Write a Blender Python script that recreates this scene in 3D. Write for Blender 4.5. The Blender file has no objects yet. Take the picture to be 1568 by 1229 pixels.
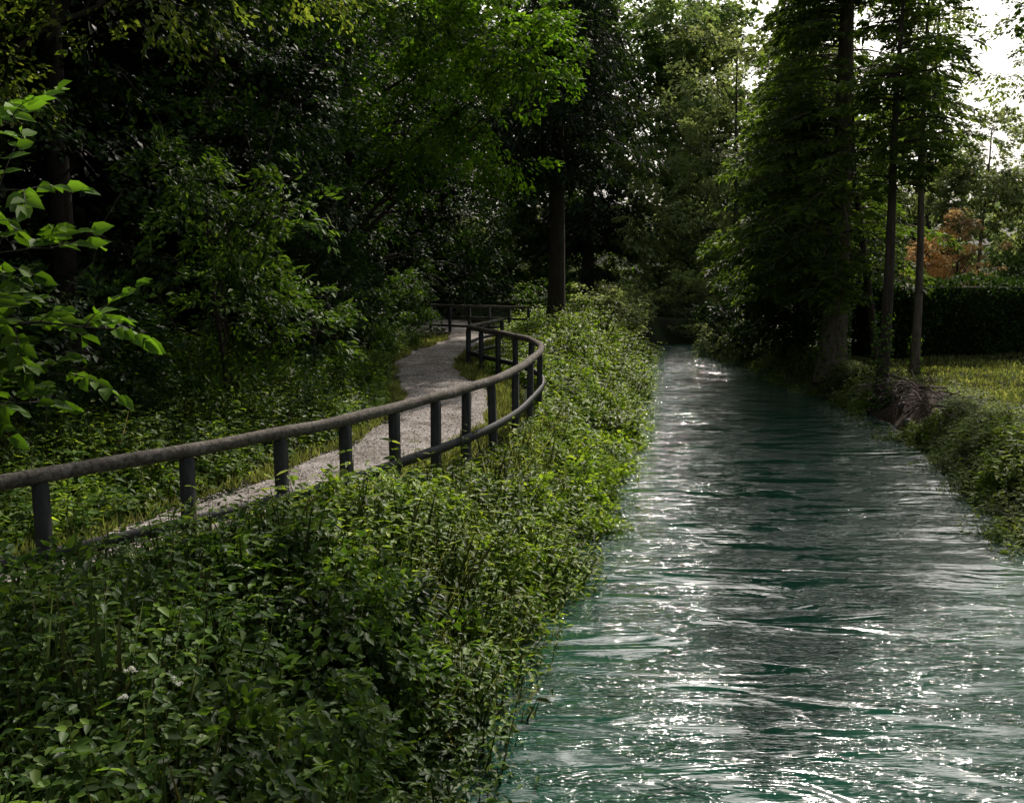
import bpy, bmesh, math, numpy as np
from mathutils import Vector
rng=np.random.default_rng(7)
R=rng.random
sc=bpy.context.scene
def link(o,parent=None):
    sc.collection.objects.link(o)
    if parent: o.parent=parent
    return o
def empty(name):
    return link(bpy.data.objects.new(name,None))
def nrm(a): return a/np.maximum(np.linalg.norm(a,axis=-1,keepdims=True),1e-9)
# ---------------------------------------------------------------- layout data
LE=np.array([(-3.0,-30),(-.6,0),(-.18,7.2),(.08,8.7),(.6,11.8),(1.55,16.4),(3.2,26),(5.2,39),(6.6,46),(8.6,49),(14,52),(30,55),(90,58),(200,64)])
RE=np.array([(5,-30),(6.9,0),(7.3,13.7),(8.05,18.3),(9.2,25),(9.1,29.5),(9.05,34.7),(8.8,41.5),(9.0,45),(10.8,47),(20,49.5),(40,52),(90,55),(200,64)])
el=lambda y:np.interp(y,LE[:,1],LE[:,0])
er=lambda y:np.interp(y,RE[:,1],RE[:,0])
PL=np.array([(-12,-2),(-8.6,4),(-6.2,8),(-4.6,10.3),(-3.85,12.3),(-3.4,13.8),(-2.7,16.2),(-2.35,19),(-2.85,23.5),(-3.6,28.5),(-3.3,32),(-2.5,37),(-2.9,42),(-5,48)])
PR=np.array([(-9,-2),(-6.4,4),(-5.0,7),(-3.2,10.3),(-2.2,12.0),(-1.5,13.5),(-.9,15.2),(-.25,18),(-.25,22),(-1.35,26.7),(-1.4,30),(-.5,36.5),(-.6,41),(-2,48)])
pl=lambda y:np.interp(y,PL[:,1],PL[:,0])
pr=lambda y:np.interp(y,PR[:,1],PR[:,0])
FENCE=[(-7.6,4.4),(-6.4,6.0),(-5.2,7.35),(-4.16,8.6),(-3.25,9.75),(-2.53,10.75),(-1.97,11.65),(-1.50,12.64),(-1.05,13.6),(-.67,14.5),(-.28,15.6),(.07,17.0),(.35,18.7),(.57,20.3),(.62,21.7),(.45,23.2),(.1,24.4),(-.35,25.5),(-.8,26.5),(-1.2,27.6),(-.9,29.1),(-.3,30.8)]
FARF=[(.65,38.6),(-.1,39.0),(-.9,39.4),(-1.7,39.8),(-2.5,40.2),(-3.3,40.6)]
FA=np.array(FENCE)
fx=lambda y:np.interp(y,FA[:20,1],FA[:20,0])
def sm(x,a,b):
    t=np.clip((x-a)/(b-a),0,1); return t*t*(3-2*t)
def snoise(x,y,z=0,s=1.0,p=0.0):
    x=x*s;y=y*s;z=z*s
    return (np.sin(x*1.3+p+1.7*np.sin(y*.7+p))+np.sin(y*1.7+2.1*p+1.3*np.sin(z*1.1+x*.5))+np.sin(z*1.9+x*.8-y*.6+p*3)+.6*np.sin(3.1*x+2.3*y-2.7*z+p))/3.6
def g(x,y):
    x=np.asarray(x,float);y=np.asarray(y,float)
    l=el(y);r=er(y)
    zl=-1.75+1.75*sm(l-x,-.25,2.1)
    zr=-1.75+1.35*sm(x-r,-.25,1.6)+.3*sm(x-r,3,12)
    z=np.where(x<(l+r)/2,zl,zr)
    h=np.maximum(0,pl(y)-2.5-x)
    z=z+np.minimum(h*.30,4)*sm(y,-5,8)
    z=z+9*sm(y,80,120)*(1-sm(x,18,34))
    inp=(x>pl(y)-.3)&(x<pr(y)+.3)
    z=np.where(inp,0,z+.06*snoise(x,y,0,1.7))
    return z
# ---------------------------------------------------------------- materials
def newmat(name):
    m=bpy.data.materials.new(name);m.use_nodes=True
    nt=m.node_tree;nt.nodes.clear();return m,nt,nt.nodes,nt.links
def leafmat(name,c1,c2,c3,trans=.35,tint=(1.45,1.5,.55),rough=.6,spec=.16,nscale=.6):
    m,nt,N,K=newmat(name)
    out=N.new('ShaderNodeOutputMaterial')
    geo=N.new('ShaderNodeNewGeometry')
    ramp=N.new('ShaderNodeValToRGB');e=ramp.color_ramp.elements
    e[0].color=(*c1,1);e[1].color=(*c3,1);e[0].position=.05;e[1].position=.97
    k=e.new(.55);k.color=(*c2,1)
    K.new(geo.outputs['Random Per Island'],ramp.inputs[0])
    no=N.new('ShaderNodeTexNoise');no.inputs['Scale'].default_value=nscale;no.inputs['Detail'].default_value=2
    K.new(geo.outputs['Position'],no.inputs['Vector'])
    mr=N.new('ShaderNodeMapRange');mr.inputs[1].default_value=.35;mr.inputs[2].default_value=.65;mr.inputs[3].default_value=.5;mr.inputs[4].default_value=1.42
    K.new(no.outputs[0],mr.inputs[0])
    hs=N.new('ShaderNodeHueSaturation');hs.inputs['Saturation'].default_value=1.02;K.new(ramp.outputs[0],hs.inputs['Color']);K.new(mr.outputs[0],hs.inputs['Value'])
    p=N.new('ShaderNodeBsdfPrincipled');K.new(hs.outputs[0],p.inputs['Base Color'])
    p.inputs['Roughness'].default_value=rough;p.inputs['Specular IOR Level'].default_value=spec
    mx=N.new('ShaderNodeMix');mx.data_type='RGBA';mx.blend_type='MULTIPLY';mx.inputs[0].default_value=1
    K.new(hs.outputs[0],mx.inputs[6]);mx.inputs[7].default_value=(*tint,1)
    t=N.new('ShaderNodeBsdfTranslucent');K.new(mx.outputs[2],t.inputs[0])
    s=N.new('ShaderNodeMixShader');s.inputs[0].default_value=trans
    K.new(p.outputs[0],s.inputs[1]);K.new(t.outputs[0],s.inputs[2]);K.new(s.outputs[0],out.inputs[0])
    return m
def solidmat(name,c1,c2,scale=4,rough=.8,bump=.3,stretch=(1,1,1),spec=.3,bd=.02,detail=6,patch=None):
    m,nt,N,K=newmat(name)
    out=N.new('ShaderNodeOutputMaterial');tc=N.new('ShaderNodeNewGeometry')
    mp=N.new('ShaderNodeMapping');mp.inputs['Scale'].default_value=stretch
    K.new(tc.outputs['Position'],mp.inputs[0])
    no=N.new('ShaderNodeTexNoise');no.inputs['Scale'].default_value=scale;no.inputs['Detail'].default_value=detail;no.inputs['Roughness'].default_value=.65
    K.new(mp.outputs[0],no.inputs['Vector'])
    ramp=N.new('ShaderNodeValToRGB');e=ramp.color_ramp.elements
    e[0].color=(*c1,1);e[1].color=(*c2,1);e[0].position=.3;e[1].position=.7
    K.new(no.outputs[0],ramp.inputs[0])
    col=ramp.outputs[0]
    if patch:
        n2=N.new('ShaderNodeTexNoise');n2.inputs['Scale'].default_value=patch;n2.inputs['Detail'].default_value=7;n2.inputs['Roughness'].default_value=.7;K.new(tc.outputs['Position'],n2.inputs['Vector'])
        r2=N.new('ShaderNodeValToRGB');e=r2.color_ramp.elements;e[0].color=(.55,.52,.46,1);e[1].color=(1.12,1.12,1.12,1);e[0].position=.36;e[1].position=.58
        K.new(n2.outputs[0],r2.inputs[0])
        mx=N.new('ShaderNodeMix');mx.data_type='RGBA';mx.blend_type='MULTIPLY';mx.inputs[0].default_value=1
        K.new(col,mx.inputs[6]);K.new(r2.outputs[0],mx.inputs[7]);col=mx.outputs[2]
    p=N.new('ShaderNodeBsdfPrincipled');K.new(col,p.inputs['Base Color'])
    p.inputs['Roughness'].default_value=rough;p.inputs['Specular IOR Level'].default_value=spec
    b=N.new('ShaderNodeBump');b.inputs['Strength'].default_value=bump;b.inputs['Distance'].default_value=bd
    K.new(no.outputs[0],b.inputs['Height']);K.new(b.outputs[0],p.inputs['Normal'])
    K.new(p.outputs[0],out.inputs[0]);return m
M_thick=leafmat('leaf_thicket_shade',(.008,.018,.006),(.013,.028,.008),(.024,.044,.012),trans=.12)  # near-black leaves: shade of the forest interior put into the colour
M_dark=leafmat('leaf_forest_dark',(.013,.030,.009),(.024,.052,.013),(.052,.095,.021),trans=.28)
M_mid=leafmat('leaf_green',(.034,.070,.014),(.06,.118,.023),(.12,.19,.036),trans=.38)
M_bright=leafmat('leaf_maple',(.04,.095,.010),(.08,.165,.018),(.16,.27,.03),trans=.52)
M_sap=leafmat('leaf_sapling',(.09,.18,.022),(.13,.25,.03),(.18,.31,.045),trans=.5,tint=(1.3,1.4,.5))
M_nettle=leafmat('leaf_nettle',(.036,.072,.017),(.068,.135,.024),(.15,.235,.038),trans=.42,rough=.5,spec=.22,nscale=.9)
M_sunny=leafmat('leaf_nettle_sunlit',(.085,.145,.022),(.15,.235,.034),(.29,.37,.06),trans=.5,rough=.5,spec=.2,nscale=1.1)  # brighter nettle copy, sunlight on the bank put into the colour
M_yel=leafmat('leaf_yellowgreen',(.085,.135,.03),(.14,.195,.042),(.24,.28,.075),trans=.48)
M_spruce=leafmat('needles_spruce',(.012,.024,.011),(.020,.038,.015),(.035,.06,.02),trans=.2)
M_larch=leafmat('needles_fir',(.05,.085,.022),(.08,.13,.03),(.14,.19,.045),trans=.5)
M_pale=leafmat('leaf_pale',(.13,.175,.07),(.19,.24,.10),(.30,.34,.16),trans=.5,tint=(1.3,1.3,.8))
M_haze=leafmat('leaf_distant_haze',(.085,.14,.055),(.14,.20,.08),(.22,.28,.11),trans=.5,tint=(1.35,1.4,.8))  # paler leaf colour stands in for distance haze and backlight
M_orange=leafmat('leaf_orange',(.48,.31,.13),(.64,.44,.20),(.72,.58,.32),trans=.45,tint=(1.15,1.1,.9))
M_grass=leafmat('grass_blades',(.10,.125,.04),(.165,.19,.06),(.28,.28,.12),trans=.4,nscale=1.2,tint=(1.25,1.3,.65))
M_stem=leafmat('stem_green',(.05,.08,.02),(.08,.11,.03),(.14,.13,.05),trans=.1)
M_white=leafmat('petal_white',(.7,.7,.6),(.75,.75,.68),(.8,.8,.7),trans=.3,tint=(1,1,1))
M_pebble=leafmat('pebble_grey',(.12,.11,.10),(.28,.26,.24),(.5,.47,.44),trans=.0,tint=(1,1,1))
M_bark=solidmat('bark',(.018,.014,.010),(.07,.055,.042),scale=9,stretch=(1,1,.25),rough=.9,bump=.8,bd=.04)
M_barkl=solidmat('bark_light',(.05,.04,.03),(.18,.14,.11),scale=9,stretch=(1,1,.25),rough=.9,bump=.8,bd=.04)
M_rail=solidmat('wood_rail',(.022,.020,.017),(.20,.18,.148),scale=22,rough=.85,bump=.8,bd=.012,spec=.15,detail=10,patch=2.5)
M_post=solidmat('wood_post_dark',(.013,.015,.015),(.05,.052,.05),scale=16,stretch=(1,1,.3),rough=.7,bump=.5,bd=.008)
M_stone=solidmat('stone',(.05,.048,.042),(.17,.16,.145),scale=8,rough=.9)
M_twig=solidmat('twig',(.05,.035,.025),(.16,.12,.09),scale=10)
M_soil=solidmat('bare_soil',(.02,.015,.011),(.08,.06,.044),scale=9,rough=1,bump=1,bd=.04,spec=.1)
M_path=solidmat('path_gravel',(.15,.135,.12),(.46,.43,.40),scale=30,rough=.95,bump=1,bd=.03,detail=6,spec=.1,patch=1.6)
def groundmat():
    m,nt,N,K=newmat('ground_soil_grass');out=N.new('ShaderNodeOutputMaterial');ge=N.new('ShaderNodeNewGeometry')
    n1=N.new('ShaderNodeTexNoise');n1.inputs['Scale'].default_value=.8;n1.inputs['Detail'].default_value=8
    n2=N.new('ShaderNodeTexNoise');n2.inputs['Scale'].default_value=14;n2.inputs['Detail'].default_value=8
    K.new(ge.outputs['Position'],n1.inputs['Vector']);K.new(ge.outputs['Position'],n2.inputs['Vector'])
    r1=N.new('ShaderNodeValToRGB');e=r1.color_ramp.elements;e[0].color=(.014,.013,.008,1);e[1].color=(.022,.036,.010,1);e[0].position=.38;e[1].position=.6
    K.new(n1.outputs[0],r1.inputs[0])
    mx=N.new('ShaderNodeMix');mx.data_type='RGBA';mx.blend_type='MULTIPLY';mx.inputs[0].default_value=.8
    r2=N.new('ShaderNodeValToRGB');e=r2.color_ramp.elements;e[0].color=(.35,.35,.35,1);e[1].color=(1.3,1.3,1.3,1);e[0].position=.3;e[1].position=.7
    K.new(n2.outputs[0],r2.inputs[0]);K.new(r1.outputs[0],mx.inputs[6]);K.new(r2.outputs[0],mx.inputs[7])
    p=N.new('ShaderNodeBsdfPrincipled');p.inputs['Roughness'].default_value=1;p.inputs['Specular IOR Level'].default_value=.1
    K.new(mx.outputs[2],p.inputs['Base Color'])
    b=N.new('ShaderNodeBump');b.inputs['Distance'].default_value=.06;K.new(n2.outputs[0],b.inputs['Height']);K.new(b.outputs[0],p.inputs['Normal'])
    K.new(p.outputs[0],out.inputs[0]);return m
M_ground=groundmat()
def watermat():
    m,nt,N,K=newmat('river_water');out=N.new('ShaderNodeOutputMaterial');ge=N.new('ShaderNodeNewGeometry')
    def noise(sx,sy,rot,detail,dist=0.,rough=.5):
        mp=N.new('ShaderNodeMapping');mp.inputs['Scale'].default_value=(sx,sy,1);mp.inputs['Rotation'].default_value=(0,0,math.radians(rot))
        n=N.new('ShaderNodeTexNoise');n.inputs['Scale'].default_value=1;n.inputs['Detail'].default_value=detail;n.inputs['Distortion'].default_value=dist;n.inputs['Roughness'].default_value=rough
        K.new(ge.outputs['Position'],mp.inputs[0]);K.new(mp.outputs[0],n.inputs['Vector']);return n
    def absr(n,pw):
        a=N.new('ShaderNodeMath');a.operation='SUBTRACT';a.inputs[1].default_value=.5;K.new(n.outputs[0],a.inputs[0])
        b=N.new('ShaderNodeMath');b.operation='ABSOLUTE';K.new(a.outputs[0],b.inputs[0])
        c=N.new('ShaderNodeMath');c.operation='MULTIPLY';c.inputs[1].default_value=-pw;K.new(b.outputs[0],c.inputs[0]);return c
    a=noise(.5,1.4,14,2,1.4);b=noise(1.4,6.0,-6,3,1.4);c=noise(.35,1.3,17,5,1.6,.66);d=noise(3.4,15,4,3,1.0,.55)
    ra=absr(b,1.6)
    p=N.new('ShaderNodeBsdfPrincipled')
    p.inputs['Base Color'].default_value=(.008,.046,.030,1)
    p.inputs['Roughness'].default_value=.075;p.inputs['IOR'].default_value=1.33;p.inputs['Specular IOR Level'].default_value=.68
    mr=N.new('ShaderNodeMapRange');mr.inputs[1].default_value=.45;mr.inputs[2].default_value=.55;mr.inputs[3].default_value=.10;mr.inputs[4].default_value=1
    K.new(c.outputs[0],mr.inputs[0])
    prev=None
    for src,dist,msk in ((a,.12,0),(ra,.11,1),(d,.045,1)):
        bb=N.new('ShaderNodeBump');bb.inputs['Distance'].default_value=dist
        K.new(src.outputs[0],bb.inputs['Height'])
        if msk: K.new(mr.outputs[0],bb.inputs['Strength'])
        if prev: K.new(prev.outputs[0],bb.inputs['Normal'])
        prev=bb
    K.new(prev.outputs[0],p.inputs['Normal'])
    K.new(p.outputs[0],out.inputs[0]);return m
M_water=watermat()
# ---------------------------------------------------------------- mesh helpers
def mesh_np(name,V,F,mat,parent=None,smooth=False):
    V=np.asarray(V,np.float32);F=np.asarray(F,np.int32)
    me=bpy.data.meshes.new(name);n,k=F.shape
    me.vertices.add(len(V));me.vertices.foreach_set('co',V.ravel())
    me.loops.add(n*k);me.loops.foreach_set('vertex_index',F.ravel())
    me.polygons.add(n);me.polygons.foreach_set('loop_start',np.arange(0,n*k,k,dtype=np.int32))
    me.update(calc_edges=True)
    if smooth: me.polygons.foreach_set('use_smooth',np.ones(n,bool))
    me.materials.append(mat)
    return link(bpy.data.objects.new(name,me),parent)
tot=[0]
def leaves(name,parts,mat,six=False,parent=None):
    P,D,Nn,L,W=[np.concatenate([np.asarray(p[i],float) for p in parts]) for i in range(5)]
    D=nrm(D);S=nrm(np.cross(D,Nn));U=np.cross(S,D);L=L[:,None];W=W[:,None];n=len(P);tot[0]+=n
    if six:
        V=np.stack([P,P+.22*L*D+.46*W*S+.12*W*U,P+.6*L*D+.40*W*S+.10*W*U,P+L*D-.12*L*U,P+.6*L*D-.40*W*S+.10*W*U,P+.22*L*D-.46*W*S+.12*W*U],1).reshape(-1,3)
        b=np.arange(n)[:,None]*6
        F=np.concatenate([b+np.array([[0,1,2,3]]),b+np.array([[0,3,4,5]])])
    else:
        V=np.stack([P,P+.42*L*D+.5*W*S+.12*W*U,P+L*D-.1*L*U,P+.42*L*D-.5*W*S+.12*W*U],1).reshape(-1,3)
        b=np.arange(n)[:,None]*4
        F=np.concatenate([b+np.array([[0,1,2]]),b+np.array([[0,2,3]])])
    return mesh_np(name,V,F,mat,parent)
def sprays(C,O,Rr,k,L,asp=.6,flat=.12,droop=.3):
    n=len(C);Rr=np.broadcast_to(Rr,(n,))[:,None,None]
    O=nrm(O);up=nrm(np.array([0,0,1.])+rng.normal(0,.25,(n,3)));S=nrm(np.cross(O,up));U=np.cross(S,O)
    O=O[:,None];S=S[:,None];U=U[:,None]
    a=(R((n,k,1))*1.4-.4);b=(R((n,k,1))*2-1)*.65*np.clip(1.1-a*.75,.1,1.2);c=rng.normal(0,flat,(n,k,1))
    P=C[:,None]+Rr*(a*O+b*S+c*U);P[...,2]-=(droop*Rr*np.clip(a,0,2)**2)[...,0]
    D=O*.7+S*np.sign(b)*.9*R((n,k,1))+rng.normal(0,.28,(n,k,3));D[...,2]-=.25
    Nn=U+rng.normal(0,.35,(n,k,3))
    Ls=L*(.6+.7*R((n*k)))
    return (P.reshape(-1,3),D.reshape(-1,3),Nn.reshape(-1,3),Ls,Ls*asp)
def blob(c,r,n,Rs,k,L,thr=-.15,ns=1.1,asp=.6,inner=.5,droop=.3,ph=None,cut=.1):
    c=np.array(c,float);r=np.array(r,float) if np.ndim(r) else np.array([r]*3,float)
    d=nrm(rng.normal(0,1,(n,3)));q=inner+(1-inner)*R(n)**.6
    C=c+d*r*q[:,None]
    ph=R()*9 if ph is None else ph
    keep=snoise(C[:,0],C[:,1],C[:,2],ns,ph)+rng.normal(0,.12,n)>thr
    C=C[keep];d=d[keep]
    keep=C[:,2]>g(C[:,0],C[:,1])+cut
    C=C[keep];d=d[keep]
    O=d*np.array([1,1,.45])+rng.normal(0,.3,d.shape)
    return sprays(C,O,Rs*(.6+.7*R(len(C))),k,L,asp,droop=droop)
class Tubes:
    def __init__(s): s.V=[];s.F=[];s.n=0
    def add(s,pts,rad,sides=8):
        pts=np.array(pts,float);m=len(pts);rad=np.broadcast_to(rad,(m,))
        T=nrm(np.gradient(pts,axis=0));ref=np.array([0,0,1.]) if abs(T[0][2])<.9 else np.array([1.,0,0])
        A=nrm(np.cross(T,ref));B=np.cross(T,A)
        th=np.linspace(0,2*np.pi,sides,endpoint=False)
        ring=pts[:,None]+rad[:,None,None]*(np.cos(th)[None,:,None]*A[:,None]+np.sin(th)[None,:,None]*B[:,None])
        s.V.append(ring.reshape(-1,3))
        i=np.arange(m-1)[:,None]*sides;j=np.arange(sides)[None];j2=(j+1)%sides
        s.F.append(np.stack([i+j,i+j2,i+sides+j2,i+sides+j],-1).reshape(-1,4)+s.n)
        s.n+=m*sides
    def make(s,name,mat,parent=None):
        return mesh_np(name,np.concatenate(s.V),np.concatenate(s.F),mat,parent,True)
def curve(p0,p1,sag=0,n=8,jit=.0):
    t=np.linspace(0,1,n)[:,None];p0=np.array(p0,float);p1=np.array(p1,float)
    P=p0*(1-t)+p1*t;P[:,2]+=(sag*4*t*(1-t))[:,0]
    if jit: P[1:-1]+=rng.normal(0,jit,(n-2,3))
    return P
def trunk_with_limbs(tb,x,y,H,r0,targets,lean=(0,0),n=12):
    z0=float(g(x,y))-.3
    t=np.linspace(0,1,n)[:,None]
    P=np.hstack([x+lean[0]*t+.10*np.sin(t*5+x),y+lean[1]*t+.1*np.cos(t*4+y),z0+(H-z0)*t])
    rad=r0*(1-.8*t[:,0])*(1+.5*np.exp(-t[:,0]*22))
    tb.add(P,rad,10)
    for c in targets:
        i=int(np.clip(np.searchsorted(P[:,2],c[2]-abs(c[0]-x)*.5-1.0),2,n-2))
        e=np.array(c,float);tb.add(curve(P[i],e,.3,8,.07),np.linspace(rad[i]*.5,.02,8),6)
        for _ in range(3):
            q=P[i]*.4+e*.6+rng.normal(0,.2,3);tb.add(curve(q,e+rng.normal(0,.9,3),.15,6,.05),np.linspace(rad[i]*.2,.008,6),5)
def broadleaf(name,x,y,H,r0,blobs,mat,L=.13,Rs=.55,k=40,dens=1.0,thr=-.15,bark=None,lean=(0,0),asp=.6,six=False,ns=1.1,droop=.3):
    e=empty(name);tb=Tubes();trunk_with_limbs(tb,x,y,H,r0,[b[0] for b in blobs],lean)
    tb.make('trunk_and_limbs',bark or M_bark,e)
    parts=[]
    for c,r in blobs:
        rr=np.array(r,float) if np.ndim(r) else np.array([r]*3,float)
        n=int(dens*11*np.mean(rr)**2/(Rs**2)*.55)
        parts.append(blob(c,rr,n,Rs,k,L,thr,ns,asp,droop=droop))
    leaves('foliage',parts,mat,six,e);return e
def conifer(name,x,y,H,cb,Rad,r0,nb,mat,bark,droop=.35,hang=.5,L=.22,per=110,side=None,lean=0,topf=.9,wid=.27):
    e=empty(name);tb=Tubes();z0=float(g(x,y))
    t=np.linspace(0,1,16);P=np.stack([x+lean*t+.05*np.sin(t*7),y+0*t,z0-.3+(H-z0)*t],1)
    tb.add(P,r0*(1-.9*t)*(1+.4*np.exp(-t*28)),12)
    parts=[]
    for i in range(nb):
        f=R()**1.05;z=cb+(H-cb)*f
        ln=Rad*((1-f)**topf+.04)*(.45+.65*R())*(.45+.55*min(1,f*6+.25))
        az=R()*2*np.pi
        if side is not None and R()<.4: az=side+rng.normal(0,.7)
        d=np.array([np.cos(az),np.sin(az),0]);s=np.array([-d[1],d[0],0])
        m=7;tt=np.linspace(0,1,m)[:,None]
        b0=np.array([x+lean*(z-z0)/(H-z0),y,z])
        B=b0+d*ln*tt;B[:,2]+=(.12*ln*np.sin(tt*2.2)-droop*ln*tt**1.7)[:,0]
        tb.add(B,np.linspace(.012+.010*ln,.005,m),4)
        n=int(per*ln*(.5+.5*R()))
        if n<3: continue
        q=.12+.88*R(n)**.75
        lat=(R(n)*2-1)*(.34*ln*(1.05-q)+.12)
        C=np.stack([np.interp(q,tt[:,0],B[:,j]) for j in range(3)],1)+s*lat[:,None]+d*(np.abs(lat)*.35)[:,None]
        C[:,2]-=np.abs(lat)*.25+R(n)*hang*.35
        D=d*.6+s*(np.sign(lat)*.8)[:,None]+rng.normal(0,.3,(n,3));D[:,2]-=hang*(.4+R(n))
        N0=np.array([0,0,1.])+rng.normal(0,.45,(n,3))
        Ls=L*(.5+.9*R(n));parts.append((C,D,N0,Ls,Ls*wid))
    tb.make('trunk_and_branches',bark,e);leaves('needles',parts,mat,False,e);return e
# ---------------------------------------------------------------- ground
xs=np.concatenate([np.linspace(-400,-60,12),np.linspace(-55,-16,14),np.arange(-15,17,.25),np.linspace(17.5,60,30),np.linspace(70,400,12)])
ys=np.concatenate([np.linspace(-150,-10,8),np.arange(-6,60,.35),np.linspace(61,130,36),np.linspace(150,700,12)])
X,Y=np.meshgrid(xs,ys);Z=g(X,Y)
nx=len(xs);ny=len(ys)
i=np.arange(ny-1)[:,None]*nx+np.arange(nx-1)[None]
F=np.stack([i,i+1,i+nx+1,i+nx],-1).reshape(-1,4)
mesh_np('ground',np.stack([X,Y,Z],-1).reshape(-1,3),F,M_ground,None,True)
yy=np.concatenate([np.arange(-30,61,.5)]);uu=np.linspace(0,1,12)
a=el(yy)-.8;b=er(yy)+.8
X=a[:,None]*(1-uu)+b[:,None]*uu;Y=np.repeat(yy[:,None],12,1);Z=np.full_like(X,-1.2)
i=np.arange(len(yy)-1)[:,None]*12+np.arange(11)[None]
mesh_np('river_water',np.stack([X,Y,Z],-1).reshape(-1,3),np.stack([i,i+1,i+13,i+12],-1).reshape(-1,4),M_water,None,True)
yy=np.arange(0,48,.15);uu=np.linspace(0,1,9)
a=pl(yy)+.10*np.sin(yy*2.1)+.05*np.sin(yy*5.3)+rng.normal(0,.03,len(yy));b=pr(yy)+.08*np.sin(yy*1.7+1)+.05*np.sin(yy*6.1)+rng.normal(0,.03,len(yy))
X=a[:,None]*(1-uu)+b[:,None]*uu;Y=np.repeat(yy[:,None],9,1);Z=np.full_like(X,.025)+.03*np.sin(uu*np.pi)[None]
Z[:,0]=-.06;Z[:,-1]=-.06
i=np.arange(len(yy)-1)[:,None]*9+np.arange(8)[None]
mesh_np('gravel_path',np.stack([X,Y,Z],-1).reshape(-1,3),np.stack([i,i+1,i+10,i+9],-1).reshape(-1,4),M_path,None,True)
n=16000;y=8+26*R(n)**1.4;u=R(n);x=pl(y)*(1-u)+pr(y)*u
z=.03+.03*np.sin(u*np.pi);an=R(n)*6.28
leaves('path_pebbles',[(np.stack([x,y,z],1),np.stack([np.cos(an),np.sin(an),.35*R(n)],1),np.array([0,0,1.])+rng.normal(0,.3,(n,3)),.018+.035*R(n)**2,.015+.025*R(n)**2)],M_pebble,True)
# bare soil scar at the foot of the trunks on the right bank
th=np.linspace(0,2*np.pi,28,endpoint=False);V=[];Fq=[]
for k,rr in enumerate((.05,.35,.7,1.0)):
    for t in th:
        q=rr*(1+.25*np.sin(t*3+1)+.15*np.sin(t*7))
        x_=10.0+.95*q*np.cos(t);y_=24.9+2.0*q*np.sin(t);V.append((x_,y_,float(g(x_,y_))+(.06 if rr<1 else -.08)+.03*np.sin(5*x_+4*y_)))
for k in range(3):
    for j in range(28): Fq.append((k*28+j,k*28+(j+1)%28,(k+1)*28+(j+1)%28,(k+1)*28+j))
mesh_np('bare_soil_patch',V,Fq,M_soil,None,True)
# ---------------------------------------------------------------- fences
def smooth_line(pts,sub=6):
    P=np.array(pts,float);out=[]
    for i in range(len(P)-1):
        p0=P[max(i-1,0)];p1=P[i];p2=P[i+1];p3=P[min(i+2,len(P)-1)]
        for t in np.linspace(0,1,sub,endpoint=False):
            out.append(.5*((2*p1)+(-p0+p2)*t+(2*p0-5*p1+4*p2-p3)*t*t+(-p0+3*p1-3*p2+p3)*t**3))
    out.append(P[-1]);return np.array(out)
def fence(pieces,rads,planks):
    fe=empty('wooden_railing_fence')
    for q,(P0,rr,pk) in enumerate(zip(pieces,rads,planks)):
        pts=smooth_line(P0)
        tb=Tubes();P3=np.hstack([pts,np.full((len(pts),1),1.1)]);P3[:,2]+=.005*np.sin(np.arange(len(pts))*.7)
        ra=rr*(1+.025*np.sin(np.arange(len(pts))*.9)+rng.normal(0,.012,len(pts)));tb.add(P3,ra,14);tb.make('top_rail_%d'%q,M_rail,fe)
        T=nrm(np.gradient(pts,axis=0));Nn=np.stack([-T[:,1],T[:,0]],1)
        for u,(z0,z1) in enumerate(pk):
            V=[]
            for p,n_ in zip(pts,Nn):
                for w,h in ((-.025,z0),(.025,z0),(.025,z1),(-.025,z1)): V.append((p[0]+n_[0]*(w-.05),p[1]+n_[1]*(w-.05),h))
            m=len(pts);i=np.arange(m-1)[:,None]*4;j=np.arange(4)[None];j2=(j+1)%4
            mesh_np('lower_rail_%d_%d'%(q,u),V,np.stack([i+j,i+j2,i+4+j2,i+4+j],-1).reshape(-1,4),M_post,fe)
        V=[];Fq=[];PA=np.array(P0)
        for k,(x,y) in enumerate(P0):
            a=PA[max(k-1,0)];b=PA[min(k+1,len(P0)-1)];t=nrm(b-a);n_=np.array([-t[1],t[0]]);w=.055 if rr>.06 else .048
            base=len(V);lx,ly=rng.normal(0,.012,2)
            for z,s in ((-.9,1),(1.0,1),(1.055,.8)):
                for sx,sy in ((-1,-1),(1,-1),(1,1),(-1,1)):
                    qq=np.array([x,y])+(t*sx+n_*sy)*w*s+n_*.01;V.append((qq[0]+lx*z,qq[1]+ly*z,z))
            for r in (0,4):
                for j in range(4): Fq.append((base+r+j,base+r+(j+1)%4,base+r+4+(j+1)%4,base+r+4+j))
            Fq.append((base+8,base+9,base+10,base+11))
        mesh_np('posts_%d'%q,V,Fq,M_post,fe)
fence([FENCE[:20],FENCE[19:]],[.070,.055],[[(.32,.44)],[(.30,.41),(.66,.74)]])
fence([FARF],[.05],[[(.25,.34),(.60,.68)]])
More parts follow.
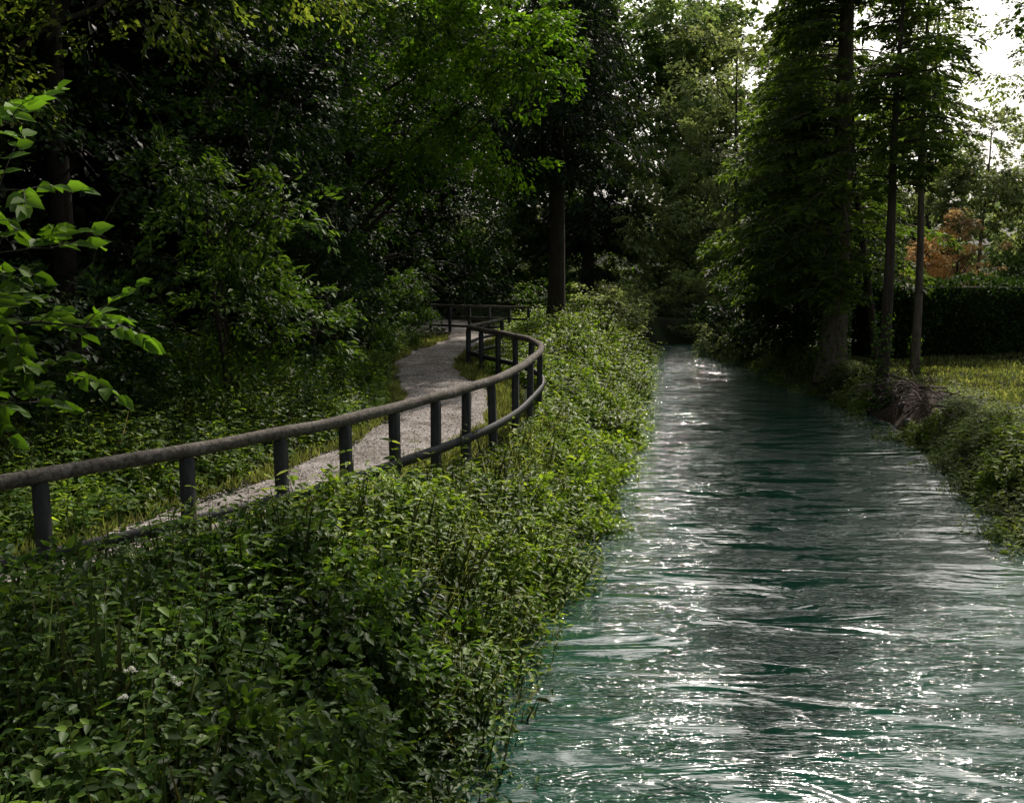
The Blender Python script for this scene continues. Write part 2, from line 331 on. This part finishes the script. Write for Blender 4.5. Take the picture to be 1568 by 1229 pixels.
# ---------------------------------------------------------------- herbs
def herbs(x,y,h,leafL,levels,asp=.5,lean=None):
    n=len(x);z=g(x,y);base=np.stack([x,y,z],1)
    ln=rng.normal(0,.22,(n,3));ln[:,2]=1
    if lean is not None: ln[:,:2]+=lean
    ln=nrm(ln);parts=[]
    parts_st=(base,ln,nrm(rng.normal(0,1,(n,3))),h*1.0,np.full(n,.010)+.004*h)
    ph=R(n)*6.28;sz=.6+.8*R(n)
    for l in range(levels):
        f=(l+1.0)/levels*(.95)+.04
        for sgn in (0,np.pi):
            an=ph+l*1.57+sgn+rng.normal(0,.3,n)
            D=np.stack([np.cos(an),np.sin(an),rng.normal(-.2+.3*(f-.5),.3,n)],1)
            P=base+ln*(h*f)[:,None]
            Ls=leafL*(1.15-.5*f)*(.7+.6*R(n))*sz
            parts.append((P,D,np.array([0,0,1.])+rng.normal(0,.28,(n,3)),Ls,Ls*asp))
    return parts,parts_st
N=17500
y=3.6+42*R(N)**1.75
lo=np.where(y<27,fx(y)+.02,-.6);hi=el(y)+.30-.18*(1-sm(y,7,13))
x=lo+(hi-lo)*R(N)
dF=x-lo
h=(.34+.34*R(N)**1.5+.30*snoise(x,y,0,1.5)+.16*snoise(x,y,0,4.1,2))*(.40+.60*sm(dF,.15,1.2))*(1+.25*sm(dF,1.2,2.4))
h=np.maximum(h,.07)*(1-.45*np.clip((x-el(y)+.1)/.4,0,1))
lean=np.stack([.4*sm(x,el(y)-.9,el(y)+.2)*sm(y,6,13),-.05+0*x],1)
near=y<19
sunny=near&(y>8.9+1.0*snoise(x,y,0,2.0,3))&(R(N)<.75)  # nettles past the near bank take the painted sunlit colour
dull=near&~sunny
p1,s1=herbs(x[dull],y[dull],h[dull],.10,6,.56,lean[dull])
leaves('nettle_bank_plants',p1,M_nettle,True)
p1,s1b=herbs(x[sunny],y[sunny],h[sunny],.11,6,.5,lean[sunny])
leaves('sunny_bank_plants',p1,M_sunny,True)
far=~near
p2,s2=herbs(x[far],y[far],h[far]*1.25,.17,6,.5,lean[far])
leaves('riverbank_plants',p2,M_sunny,False)
N=560;y=8.5+28*R(N)**1.4;lo=np.where(y<27,fx(y)+.2,-.4);x=lo+(el(y)+.1-lo)*R(N)
p3,s3=herbs(x,y,.4+.5*R(N),.16,7,.38);leaves('willowherb_plants',p3,M_yel,True)
leaves('plant_stems',[s1,s1b,s2,s3],M_stem)
parts=[];pq=[]
for i in range(50):
    y=5.6+24*R()**1.3;l=float(fx(y));r=.28+.28*R();x=l+.35+r+(float(el(y))-(.1+r if y<12 else -.2)-l-.35-r)*R()
    (parts if y<9.5 else pq).append(blob((x,y,float(g(x,y))+.2+.22*R()),(r*1.2,r*1.2,r),int(70*r*r*4),.22,18,.085,thr=-.6,inner=.6,cut=0))
leaves('bramble_bushes',parts,M_nettle,True);leaves('bindweed_clumps',pq,M_sunny,True)  # same clumps, beyond the near bank in the painted sunlit colour
N=8500;y=7+27*R(N)**1.1;d=R(N)**1.2*4.6;x=pl(y)-.12-d
h=(.18+.5*np.clip(d/1.6,0,1)+.3*R(N)**2+.26*snoise(x,y,0,1.3,2))
h=np.maximum(h,.1)
hf=R(N)<.45
p4,s4=herbs(x[hf],y[hf],h[hf],.15,6,.5);leaves('undergrowth_plants',p4,M_mid,False)
p4b,s4b=herbs(x[~hf],y[~hf],h[~hf],.12,6,.5);leaves('undergrowth_nettles',p4b,M_sunny,False);leaves('undergrowth_stems',[s4,s4b],M_stem)
N=9500;y=9+38*R(N)**1.2;d=-.25+3.0*R(N)**1.3;x=er(y)+d
h=(.22+.35*R(N)+.25*snoise(x,y,0,1.3,4))*(1.1-.25*np.clip(d,0,3))*(1-.75*sm(d,1.1,2.0)*sm(y,19,24))
scar=((x-10.0)/1.0)**2+((y-24.9)/2.0)**2<1
x=x[~scar];y=y[~scar];h=h[~scar]
h=np.maximum(h,.08);hf=snoise(x,y,0,2.2,1)>.1
p5,s5=herbs(x[hf],y[hf],h[hf],.16,6,.46);leaves('right_bank_plants',p5,M_yel,False)
p5,s6=herbs(x[~hf],y[~hf],h[~hf],.14,6,.4);leaves('right_bank_weeds',p5,M_pale,False);leaves('right_bank_stems',[s5,s6],M_stem)
def grass(name,x,y,h,mat=M_grass,w=.012):
    n=len(x);P=np.stack([x,y,g(x,y)-.01],1);D=rng.normal(0,.4,(n,3));D[:,2]=1
    leaves(name,[(P,D,rng.normal(0,1,(n,3)),h,np.full(n,w)*(1+R(n)))],mat)
N=52000;y=12+22*R(N);x=er(y)+.8+20*R(N)**1.3;k=((x-10.0)/1.0)**2+((y-24.9)/2.0)**2>1;x=x[k];y=y[k]
grass('lawn_grass',x,y,(.06+.12*R(len(x)))*(1+.6*snoise(x,y,0,1.4)),w=.035)
N=36000;y=8+30*R(N)**1.2;sd=R(N)<.5;q=R(N)
x=np.where(sd,pl(y)+.15+.22*snoise(y,y*0,0,1.9)-q**1.6*1.0,pr(y)-.15-.2*snoise(y,y*0,0,2.3,4)+q**1.6*.7);grass('path_verge_grass',x,y,.05+.2*R(N)**2,w=.014)
N=3500;y=8+30*R(N)**1.3;x=el(y)-R(N)*1.6+.1;grass('bank_grass',x,y,.3+.45*R(N),w=.010)
fp=[]
for (x,y) in ((-2.15,5.35),(-1.95,5.5),(-2.1,5.1)):
    z=float(g(x,y))+.72
    for q in range(4):
        n=22;c=np.array([x,y,z])+rng.normal(0,.015,3);d=nrm(rng.normal(0,1,(n,3)));d[:,2]=abs(d[:,2])
        fp.append((c+d*.006,d,rng.normal(0,1,(n,3)),np.full(n,.014),np.full(n,.010)))
leaves('white_wildflowers',fp,M_white)
# ---------------------------------------------------------------- left forest
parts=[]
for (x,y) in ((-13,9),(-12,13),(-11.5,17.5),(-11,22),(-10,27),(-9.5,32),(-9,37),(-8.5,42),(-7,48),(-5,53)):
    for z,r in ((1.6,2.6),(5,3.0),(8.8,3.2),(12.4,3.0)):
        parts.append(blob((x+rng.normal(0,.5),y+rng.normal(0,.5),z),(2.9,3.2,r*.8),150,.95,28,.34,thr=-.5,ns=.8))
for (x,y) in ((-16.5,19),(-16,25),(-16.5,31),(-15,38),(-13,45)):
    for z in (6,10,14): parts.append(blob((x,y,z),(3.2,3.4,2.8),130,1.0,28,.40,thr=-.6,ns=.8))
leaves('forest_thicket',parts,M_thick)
kw=dict(L=.155,Rs=.6,k=34,dens=2.3,thr=-.02,ns=.95)
B=broadleaf
B('beech_tree',-8.0,13.6,15,.24,[((-9.5,14,7.5),(2.8,2.6,2.6)),((-8.4,15,4.4),(2.0,2,2.0)),((-11,12,4),(2.4,2.6,2.6)),((-7.5,16,9.2),(2.6,2.6,2.0)),((-9.8,11.5,6),(2.,2,1.8))],M_dark,**kw)
B('beech_tree',-8.6,19.5,15,.26,[((-7.3,19.5,8.2),(2.8,2.6,2.4)),((-7.8,18.5,4.9),(2.2,2.2,2.0)),((-6.9,21,10.5),(3.0,3,2.2)),((-6.6,20,2.6),(1.6,1.8,1.6))],M_dark,**kw)
B('beech_tree',-7.4,25,19,.30,[((-6.0,24.5,8.5),(2.6,2.6,2.4)),((-6.0,24,4.9),(2.1,2.4,2.0)),((-5.6,27,11),(3.0,3,2.2)),((-5.0,22.8,6.5),(1.6,1.8,1.6)),((-5.9,26,2.3),(1.6,2,1.6)),
   ((-.6,26.2,18),(2.2,2.6,1.5)),((1.9,26.2,18),(2.2,2.6,1.5)),((4.2,26.2,18.2),(2.0,2.2,1.4)),((5.9,25.4,17.8),(1.4,1.8,1.2)),((-3.5,26,17.8),(2.4,2.6,2))],M_dark,**kw)  # high crowns out of view, added to shade the near bank
B('beech_tree',-6.8,32,15,.28,[((-5.2,31,8),(2.4,2.6,2.4)),((-5.2,31.5,4.6),(1.9,2.4,2.0)),((-5.6,35,9.6),(3.2,3,3.0)),((-4.9,34,2),(1.3,2.2,1.5))],M_dark,**kw)
B('beech_tree',-6.8,41,15,.28,[((-5.0,40,6.4),(2.4,3,2.6)),((-4.8,40,3),(1.7,2.6,2.2)),((-3.0,47,6),(3.0,2.5,3.2)),((-2.6,48,2.6),(2.8,2,2.4)),((-4,44,10.5),(3.5,3,3))],M_dark,**kw)
B('maple_tree',-5.5,31,13,.22,[((-.9,30.5,9.6),(3.0,2.6,2.0)),((-2.6,30,7.2),(2.4,2.4,1.8)),((-.4,31,6.6),(1.7,1.7,1.2)),((-3.2,29,10.5),(2.8,2.6,1.8)),((-2.9,30,5.4),(1.3,1.5,.9)),((.7,30,8.6),(1.5,1.5,1.0))],M_bright,L=.18,Rs=.55,k=34,dens=2.0,thr=-.02,lean=(1,0))
B('hornbeam_tree',-9,17,12,.18,[((-6.4,16.8,7.6),(2.3,2.0,1.3)),((-9.0,15,7.6),(2.4,2.0,1.5)),((-4.8,19,8.4),(2.2,2.0,1.2)),((-8.3,16,5.9),(1.2,1.2,.7))],M_yel,L=.12,Rs=.5,k=34,dens=1.3,thr=.1)
B('elder_shrub',-5.2,17.6,4.4,.05,[((-5.0,17.0,2.0),(1.6,1.3,1.3)),((-4.8,17.1,3.5),(1.3,1.2,.9)),((-5.6,17.0,4.4),(.9,.9,.6)),((-3.9,17.6,3.9),(.9,.9,.7)),((-3.7,17.8,1.7),(.9,.9,1.2))],M_mid,L=.15,Rs=.42,k=30,dens=1.5,thr=-.02,asp=.42,droop=.5)
B('hazel_shrub',-4.6,23,4.4,.05,[((-4.5,23,2.0),(1.3,1.7,1.5)),((-4.4,22.5,3.9),(1.3,1.5,1.1)),((-4.8,27,2),(1.2,2,1.6))],M_dark,L=.14,Rs=.45,k=34,dens=2,thr=-.15)
B('hazel_shrub',-7.8,13.5,3.3,.05,[((-7.4,13.4,1.9),(1.5,1.3,1.2)),((-9.4,12,2.2),(1.7,1.4,1.6)),((-6.4,15,1.6),(1.3,1.2,1.1))],M_dark,L=.14,Rs=.4,k=34,dens=2,thr=-.15)
B('privet_shrub',-4.6,35,2.6,.05,[((-4.4,33,1.1),(1.0,2.2,1.2)),((-3.9,37.5,1.2),(1.0,2.2,1.3)),((-4.4,30.0,.6),(.7,1.4,.7))],M_mid,L=.14,Rs=.4,k=34,dens=1.5,thr=-.3)
# ---------------------------------------------------------------- centre
conifer('spruce_tree',1.75,40,22,6.4,4.6,.36,300,M_spruce,M_bark,droop=.42,hang=.9,L=.30,per=70)
conifer('spruce_tree',4.5,60,24,2.0,3.6,.4,200,M_spruce,M_bark,droop=.4,hang=.8,L=.40,per=45)
B('hazel_shrub',3.9,42.5,1.6,.04,[((3.5,42.0,.7),(1.3,1.4,1.2)),((4.6,43.5,.5),(1.1,1.2,1.0))],M_pale,L=.17,Rs=.45,k=34,thr=-.4,dens=1.5)
B('hazel_shrub',1.8,37,1.4,.04,[((1.5,36.5,.0),(.9,1.4,.7)),((2.6,37,-.2),(1,1.6,.7)),((1.6,44,.6),(1.6,1.6,1.5))],M_mid,L=.16,Rs=.45,k=34,thr=-.4,dens=1.5)
B('willow_shrub',8.2,52,2.6,.05,[((7.2,51.3,.3),(1.6,1.3,1.5)),((9.4,52.6,.6),(1.8,1.3,1.8)),((5.4,49.5,.5),(1.5,1.5,1.3)),((12,54,1.2),(2.2,1.5,2.6)),((8.3,49.7,-.8),(1.0,.6,.7)),((10,50.4,-.7),(1.3,.6,.8)),((11.8,51.3,-.6),(1.3,.6,.9)),((13.6,52,-.6),(1.3,.6,.9))],M_pale,L=.18,Rs=.5,k=34,thr=-.5,dens=2)
B('alder_shrub',9.9,43,3,.05,[((10.4,44,.8),(1.4,2.2,1.6)),((10.6,47.4,.6),(1.6,.8,1.8)),((10.2,39.5,.5),(1.3,2.6,1.5)),((10.3,36,1.6),(1.5,2,1.8)),((10.6,36,4.2),(1.8,2.2,1.6)),((12.5,36.5,1.2),(1.8,1,2))],M_dark,L=.18,Rs=.5,k=34,thr=-.4,dens=2)
B('willow_shrub',9.4,43.5,.8,.04,[((9.1,43.2,-.5),(.9,1.6,.8)),((9.2,40.8,-.7),(.7,1.2,.5))],M_pale,L=.16,Rs=.4,k=34,thr=-.4,dens=1.5)
parts=[];pm=[];pp=[]
for i in range(30):
    x=-14+i*1.35+rng.normal(0,.8);yb=63+R()*10
    for z,r in ((2,3.2),(6.5,3.4),(11,3.4),(15.5,3.2),(19.5,3)):
        if z>18 and (R()<.25 or x>18): continue
        if z>13 and x>20: continue
        q=R();tgt=parts if q<.45 else (pm if q<.6 else pp)
        tgt.append(blob((x+rng.normal(0,.8),yb+z*.2,z),(2.7,2.4,r*.8),100,1.0,30,.38,thr=-.1,ns=.6))
leaves('distant_forest',parts,M_haze);leaves('distant_woodland',pm,M_mid);leaves('distant_pale_woodland',pp,M_pale)  # one forest in mixed tones, the pale ones standing in for haze
B('birch_tree',12.5,57,14,.18,[((11.5,58,9),(2.2,2,2.6)),((11.0,58,13),(2,2,2.5)),((9.0,60,10),(2.0,2,2.6)),((14.0,57,7),(2.2,2,3)),((7.5,56,5),(1.6,1.6,2)),((10,56,5),(1.6,1.6,2))],M_pale,L=.26,Rs=.8,k=26,thr=-.05,dens=2)
# ---------------------------------------------------------------- right conifers
PI=math.pi
conifer('dawn_redwood_tree',10.2,31.6,20,1.8,4.2,.42,400,M_larch,M_barkl,droop=.22,hang=.3,L=.24,per=80,side=PI,wid=.36)
conifer('dawn_redwood_tree',9.96,26.7,11.8,4.8,1.9,.18,110,M_larch,M_bark,droop=.2,hang=.3,L=.22,per=75,lean=.1,wid=.36,topf=.4)
conifer('dawn_redwood_tree',11.7,28.8,12,5.6,1.8,.14,95,M_larch,M_barkl,droop=.2,hang=.3,L=.22,per=75,lean=-.2,wid=.36,topf=.4)
conifer('larch_tree',11.2,38.5,15,1.5,4.2,.3,280,M_larch,M_bark,droop=.3,hang=.5,L=.28,per=65,side=PI,wid=.36,topf=.7)
tb=Tubes();tb.add(np.array([(11.7,31.6,-.8),(11.35,31.5,1.2),(11.0,31.5,3.2),(10.6,31.5,5.5),(10.4,31.5,8)]),[.14,.12,.10,.08,.05]);tb.make('leaning_tree_trunk',M_bark)
parts=[]
for (x,y,r,h,n) in ((10.2,31.6,.47,3.6,900),(9.96,26.7,.22,2.6,500),(11.7,28.8,.16,1.2,120)):
    an=R(n)*6.28;z=g(x,y)+R(n)**1.6*h;d=np.stack([np.cos(an),np.sin(an),0*an],1)
    P=np.array([x,y,0])+d*r*(.85+.35*R(n))[:,None];P[:,2]=z
    D=d*.5+rng.normal(0,.4,(n,3));D[:,2]-=.5;parts.append((P,D,d+rng.normal(0,.3,(n,3)),.07+.05*R(n),.06+.03*R(n)))
leaves('ivy',parts,M_mid)
e=empty('clipped_hedge')
hx0,hx1,hy0,hy1,hz=12.0,42,33.2,35.0,2.2
V=[(a,b,c) for c in (-.6,hz-.2) for a,b in ((hx0+.2,hy0+.2),(hx1,hy0+.2),(hx1,hy1),(hx0+.2,hy1))]
mesh_np('hedge_core',V,[(0,1,5,4),(1,2,6,5),(2,3,7,6),(3,0,4,7),(4,5,6,7)],M_ground,e)
n=34000;f=R(n);x=hx0+(hx1-hx0)*R(n);z=-.4+(hz+.4)*R(n);y=hy0+.12*rng.normal(0,1,n)
top=f<.3;z=np.where(top,hz+.06*rng.normal(0,1,n)+.08*np.sin(x*1.7)+.06*np.sin(x*4.1),z);y=np.where(top,hy0+(hy1-hy0)*R(n),y)
endf=f>.9;x=np.where(endf,hx0+.1*rng.normal(0,1,n),x);y=np.where(endf,hy0+1.8*R(n),y)
D=rng.normal(0,.7,(n,3));D[:,1]-=np.where(top,0,.6);D[:,2]+=.5;Ls=.09+.09*R(n)
leaves('hedge_foliage',[(np.stack([x,y,z],1),D,rng.normal(0,1,(n,3)),Ls,Ls*.5)],M_dark,False,e)
B('japanese_maple_tree',20,45,4.3,.10,[((19.2,45,3.2),(1.3,1.3,1.0)),((20.8,45,3.0),(1.2,1.2,1.0)),((19.8,45,4.3),(.9,.9,.75)),((18.5,45,2.6),(.9,1,.8)),((20,45,2.5),(1.3,1.2,.8))],M_orange,L=.16,Rs=.4,k=30,thr=-.1,dens=1.7)
B('willow_tree',22.4,48,9,.12,[((21.9,48,5.6),(1.8,2,1.6)),((22.4,48,7.2),(1.9,1.8,1.6)),((22.5,48,8.8),(1.2,1.2,1.0)),((24.2,48,5.2),(1.5,1.5,1.8)),((20.6,48,6.2),(1.1,1.1,1.1))],M_pale,L=.19,Rs=.5,k=32,thr=-.12,bark=M_barkl,dens=2.6)
parts=[]
for i in range(16):
    x=16+i*3.2;yb=72+R()*10
    for z in (1.5,4.8,7.5):
        if z>7 and R()<.5: continue
        parts.append(blob((x,yb,z+R()),(3.2,3,2.6),90,1.0,30,.36,thr=-.2,ns=.6))
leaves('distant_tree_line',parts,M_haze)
for (x,y,H) in ((25.5,62,19),(31,60,20),(36,64,19),(20.5,66,18),(17,64,17),(28,70,19)):
    bl=[((x+rng.normal(0,2.2),y+rng.normal(0,1.5),H*(.42+.55*i/8)),(1.9,1.6,1.2)) for i in range(9)]
    B('ash_tree',x,y,H,.2,bl,M_pale if x<30 else M_yel,L=.25,Rs=.7,k=24,thr=.06,dens=1.1,bark=M_bark)
B('ash_tree',14.6,26,12,.12,[((13.4,25.6,8.9),(1.2,1.1,.7)),((13.9,25,7.3),(.8,.8,.5)),((14.2,25.5,6.2),(.5,.8,.4))],M_mid,L=.15,Rs=.4,k=30,thr=-.2)
tb=Tubes()
for i in range(90):
    c=np.array([9.75+rng.normal(0,.35),24.2+rng.normal(0,1.0),-.45+R()*.4]);d=rng.normal(0,1,3);d[2]*=.25;d=nrm(d)*(.25+.4*R())
    tb.add(curve(c-d,c+d,.03,5,.03),np.linspace(.018,.005,5),5)
tb.make('brush_pile',M_twig)
bm=bmesh.new()
for i in range(34):
    ry=22.3+R()*5;rx=float(er(ry))+rng.normal(.35,.3);s=.04+.07*R()
    r=bmesh.ops.create_icosphere(bm,subdivisions=2,radius=s)
    ph=R()*9
    for v in r['verts']:
        k=1+.35*float(snoise(v.co.x,v.co.y,v.co.z,22,ph));v.co=Vector((v.co.x*k*1.4+rx,v.co.y*k+ry,v.co.z*k*.7+float(g(rx,ry))+.04))
me=bpy.data.meshes.new('bank_stones');bm.to_mesh(me);me.materials.append(M_stone);link(bpy.data.objects.new('bank_stones',me))
# ---------------------------------------------------------------- near young tree on the left
e=empty('walnut_sapling_tree');tb=Tubes();parts=[]
tx,ty=-3.75,5.4;tz=float(g(tx,ty))
tb.add(curve((tx,ty,tz-.2),(tx+.1,ty,5.2),0,10,.03),np.linspace(.05,.015,10),8)
for (z0,ex,ey,ez) in ((3.2,-2.65,5.4,3.7),(2.9,-2.55,5.3,3.35),(2.6,-2.5,5.45,3.05),(2.4,-2.2,5.4,2.62),(2.1,-2.35,5.3,2.38),(2.5,-2.75,5.2,2.75),(1.9,-2.7,5.5,2.2)):
    Bc=curve((tx+.03,ty,z0),(ex,ey,ez),.12,10,.015);tb.add(Bc,np.linspace(.014,.004,10),5)
    for tI in (4,5,6,7,8,9):
        for s in (-1,1):
            an=rng.normal(0,.5)+s*1.0
            tw=np.array([math.cos(an)*.28,math.sin(an)*.28,rng.normal(.02,.12)])*(.7+.5*R())
            C=curve(Bc[tI],Bc[tI]+tw,.02,5);tb.add(C,np.linspace(.004,.002,5),4)
            for j in (1,2,3,4):
                for s2 in (-1,1):
                    dd=nrm(tw)+s2*.9*nrm(np.cross(tw,[0,0,1.]))*(1 if j<4 else .25)+rng.normal(0,.15,3);dd[2]-=.2
                    l=.085+.05*R();parts.append((C[j][None],dd[None],(np.array([0,-.6,1.])+rng.normal(0,.5,3))[None],np.array([l]),np.array([l*.6])))
tb.make('trunk_and_branches',M_bark,e);leaves('foliage',parts,M_sap,True,e)
# ---------------------------------------------------------------- light, sky, camera
az,elv=math.radians(18.5),math.radians(40)
sv=Vector((math.sin(az)*math.cos(elv),math.cos(az)*math.cos(elv),math.sin(elv)))
L=bpy.data.lights.new('sun','SUN');L.energy=5;L.angle=math.radians(.6);L.color=(1,.89,.80)
lo=link(bpy.data.objects.new('sun',L));lo.rotation_euler=(-sv).to_track_quat('-Z','Y').to_euler();lo.location=(0,0,60)
w=bpy.data.worlds.new('World');sc.world=w;w.use_nodes=True;nt=w.node_tree
bg=nt.nodes['Background'];sk=nt.nodes.new('ShaderNodeTexSky');sk.sky_type='NISHITA';sk.sun_disc=False
sk.sun_elevation=elv;sk.sun_rotation=az;sk.dust_density=6;sk.air_density=1
hs=nt.nodes.new('ShaderNodeHueSaturation');hs.inputs['Saturation'].default_value=.35
nt.links.new(sk.outputs[0],hs.inputs['Color']);nt.links.new(hs.outputs[0],bg.inputs[0]);bg.inputs[1].default_value=.13
cam=bpy.data.cameras.new('camera');cam.lens=35;cam.sensor_width=36;cam.clip_end=2000;cam.clip_start=.1
co=link(bpy.data.objects.new('camera',cam));co.location=(0,0,3);co.rotation_euler=(math.radians(90-8.2),0,0)
sc.camera=co
sc.view_settings.view_transform='Standard';sc.view_settings.look='None';sc.view_settings.exposure=0
print('LEAVES',tot[0])
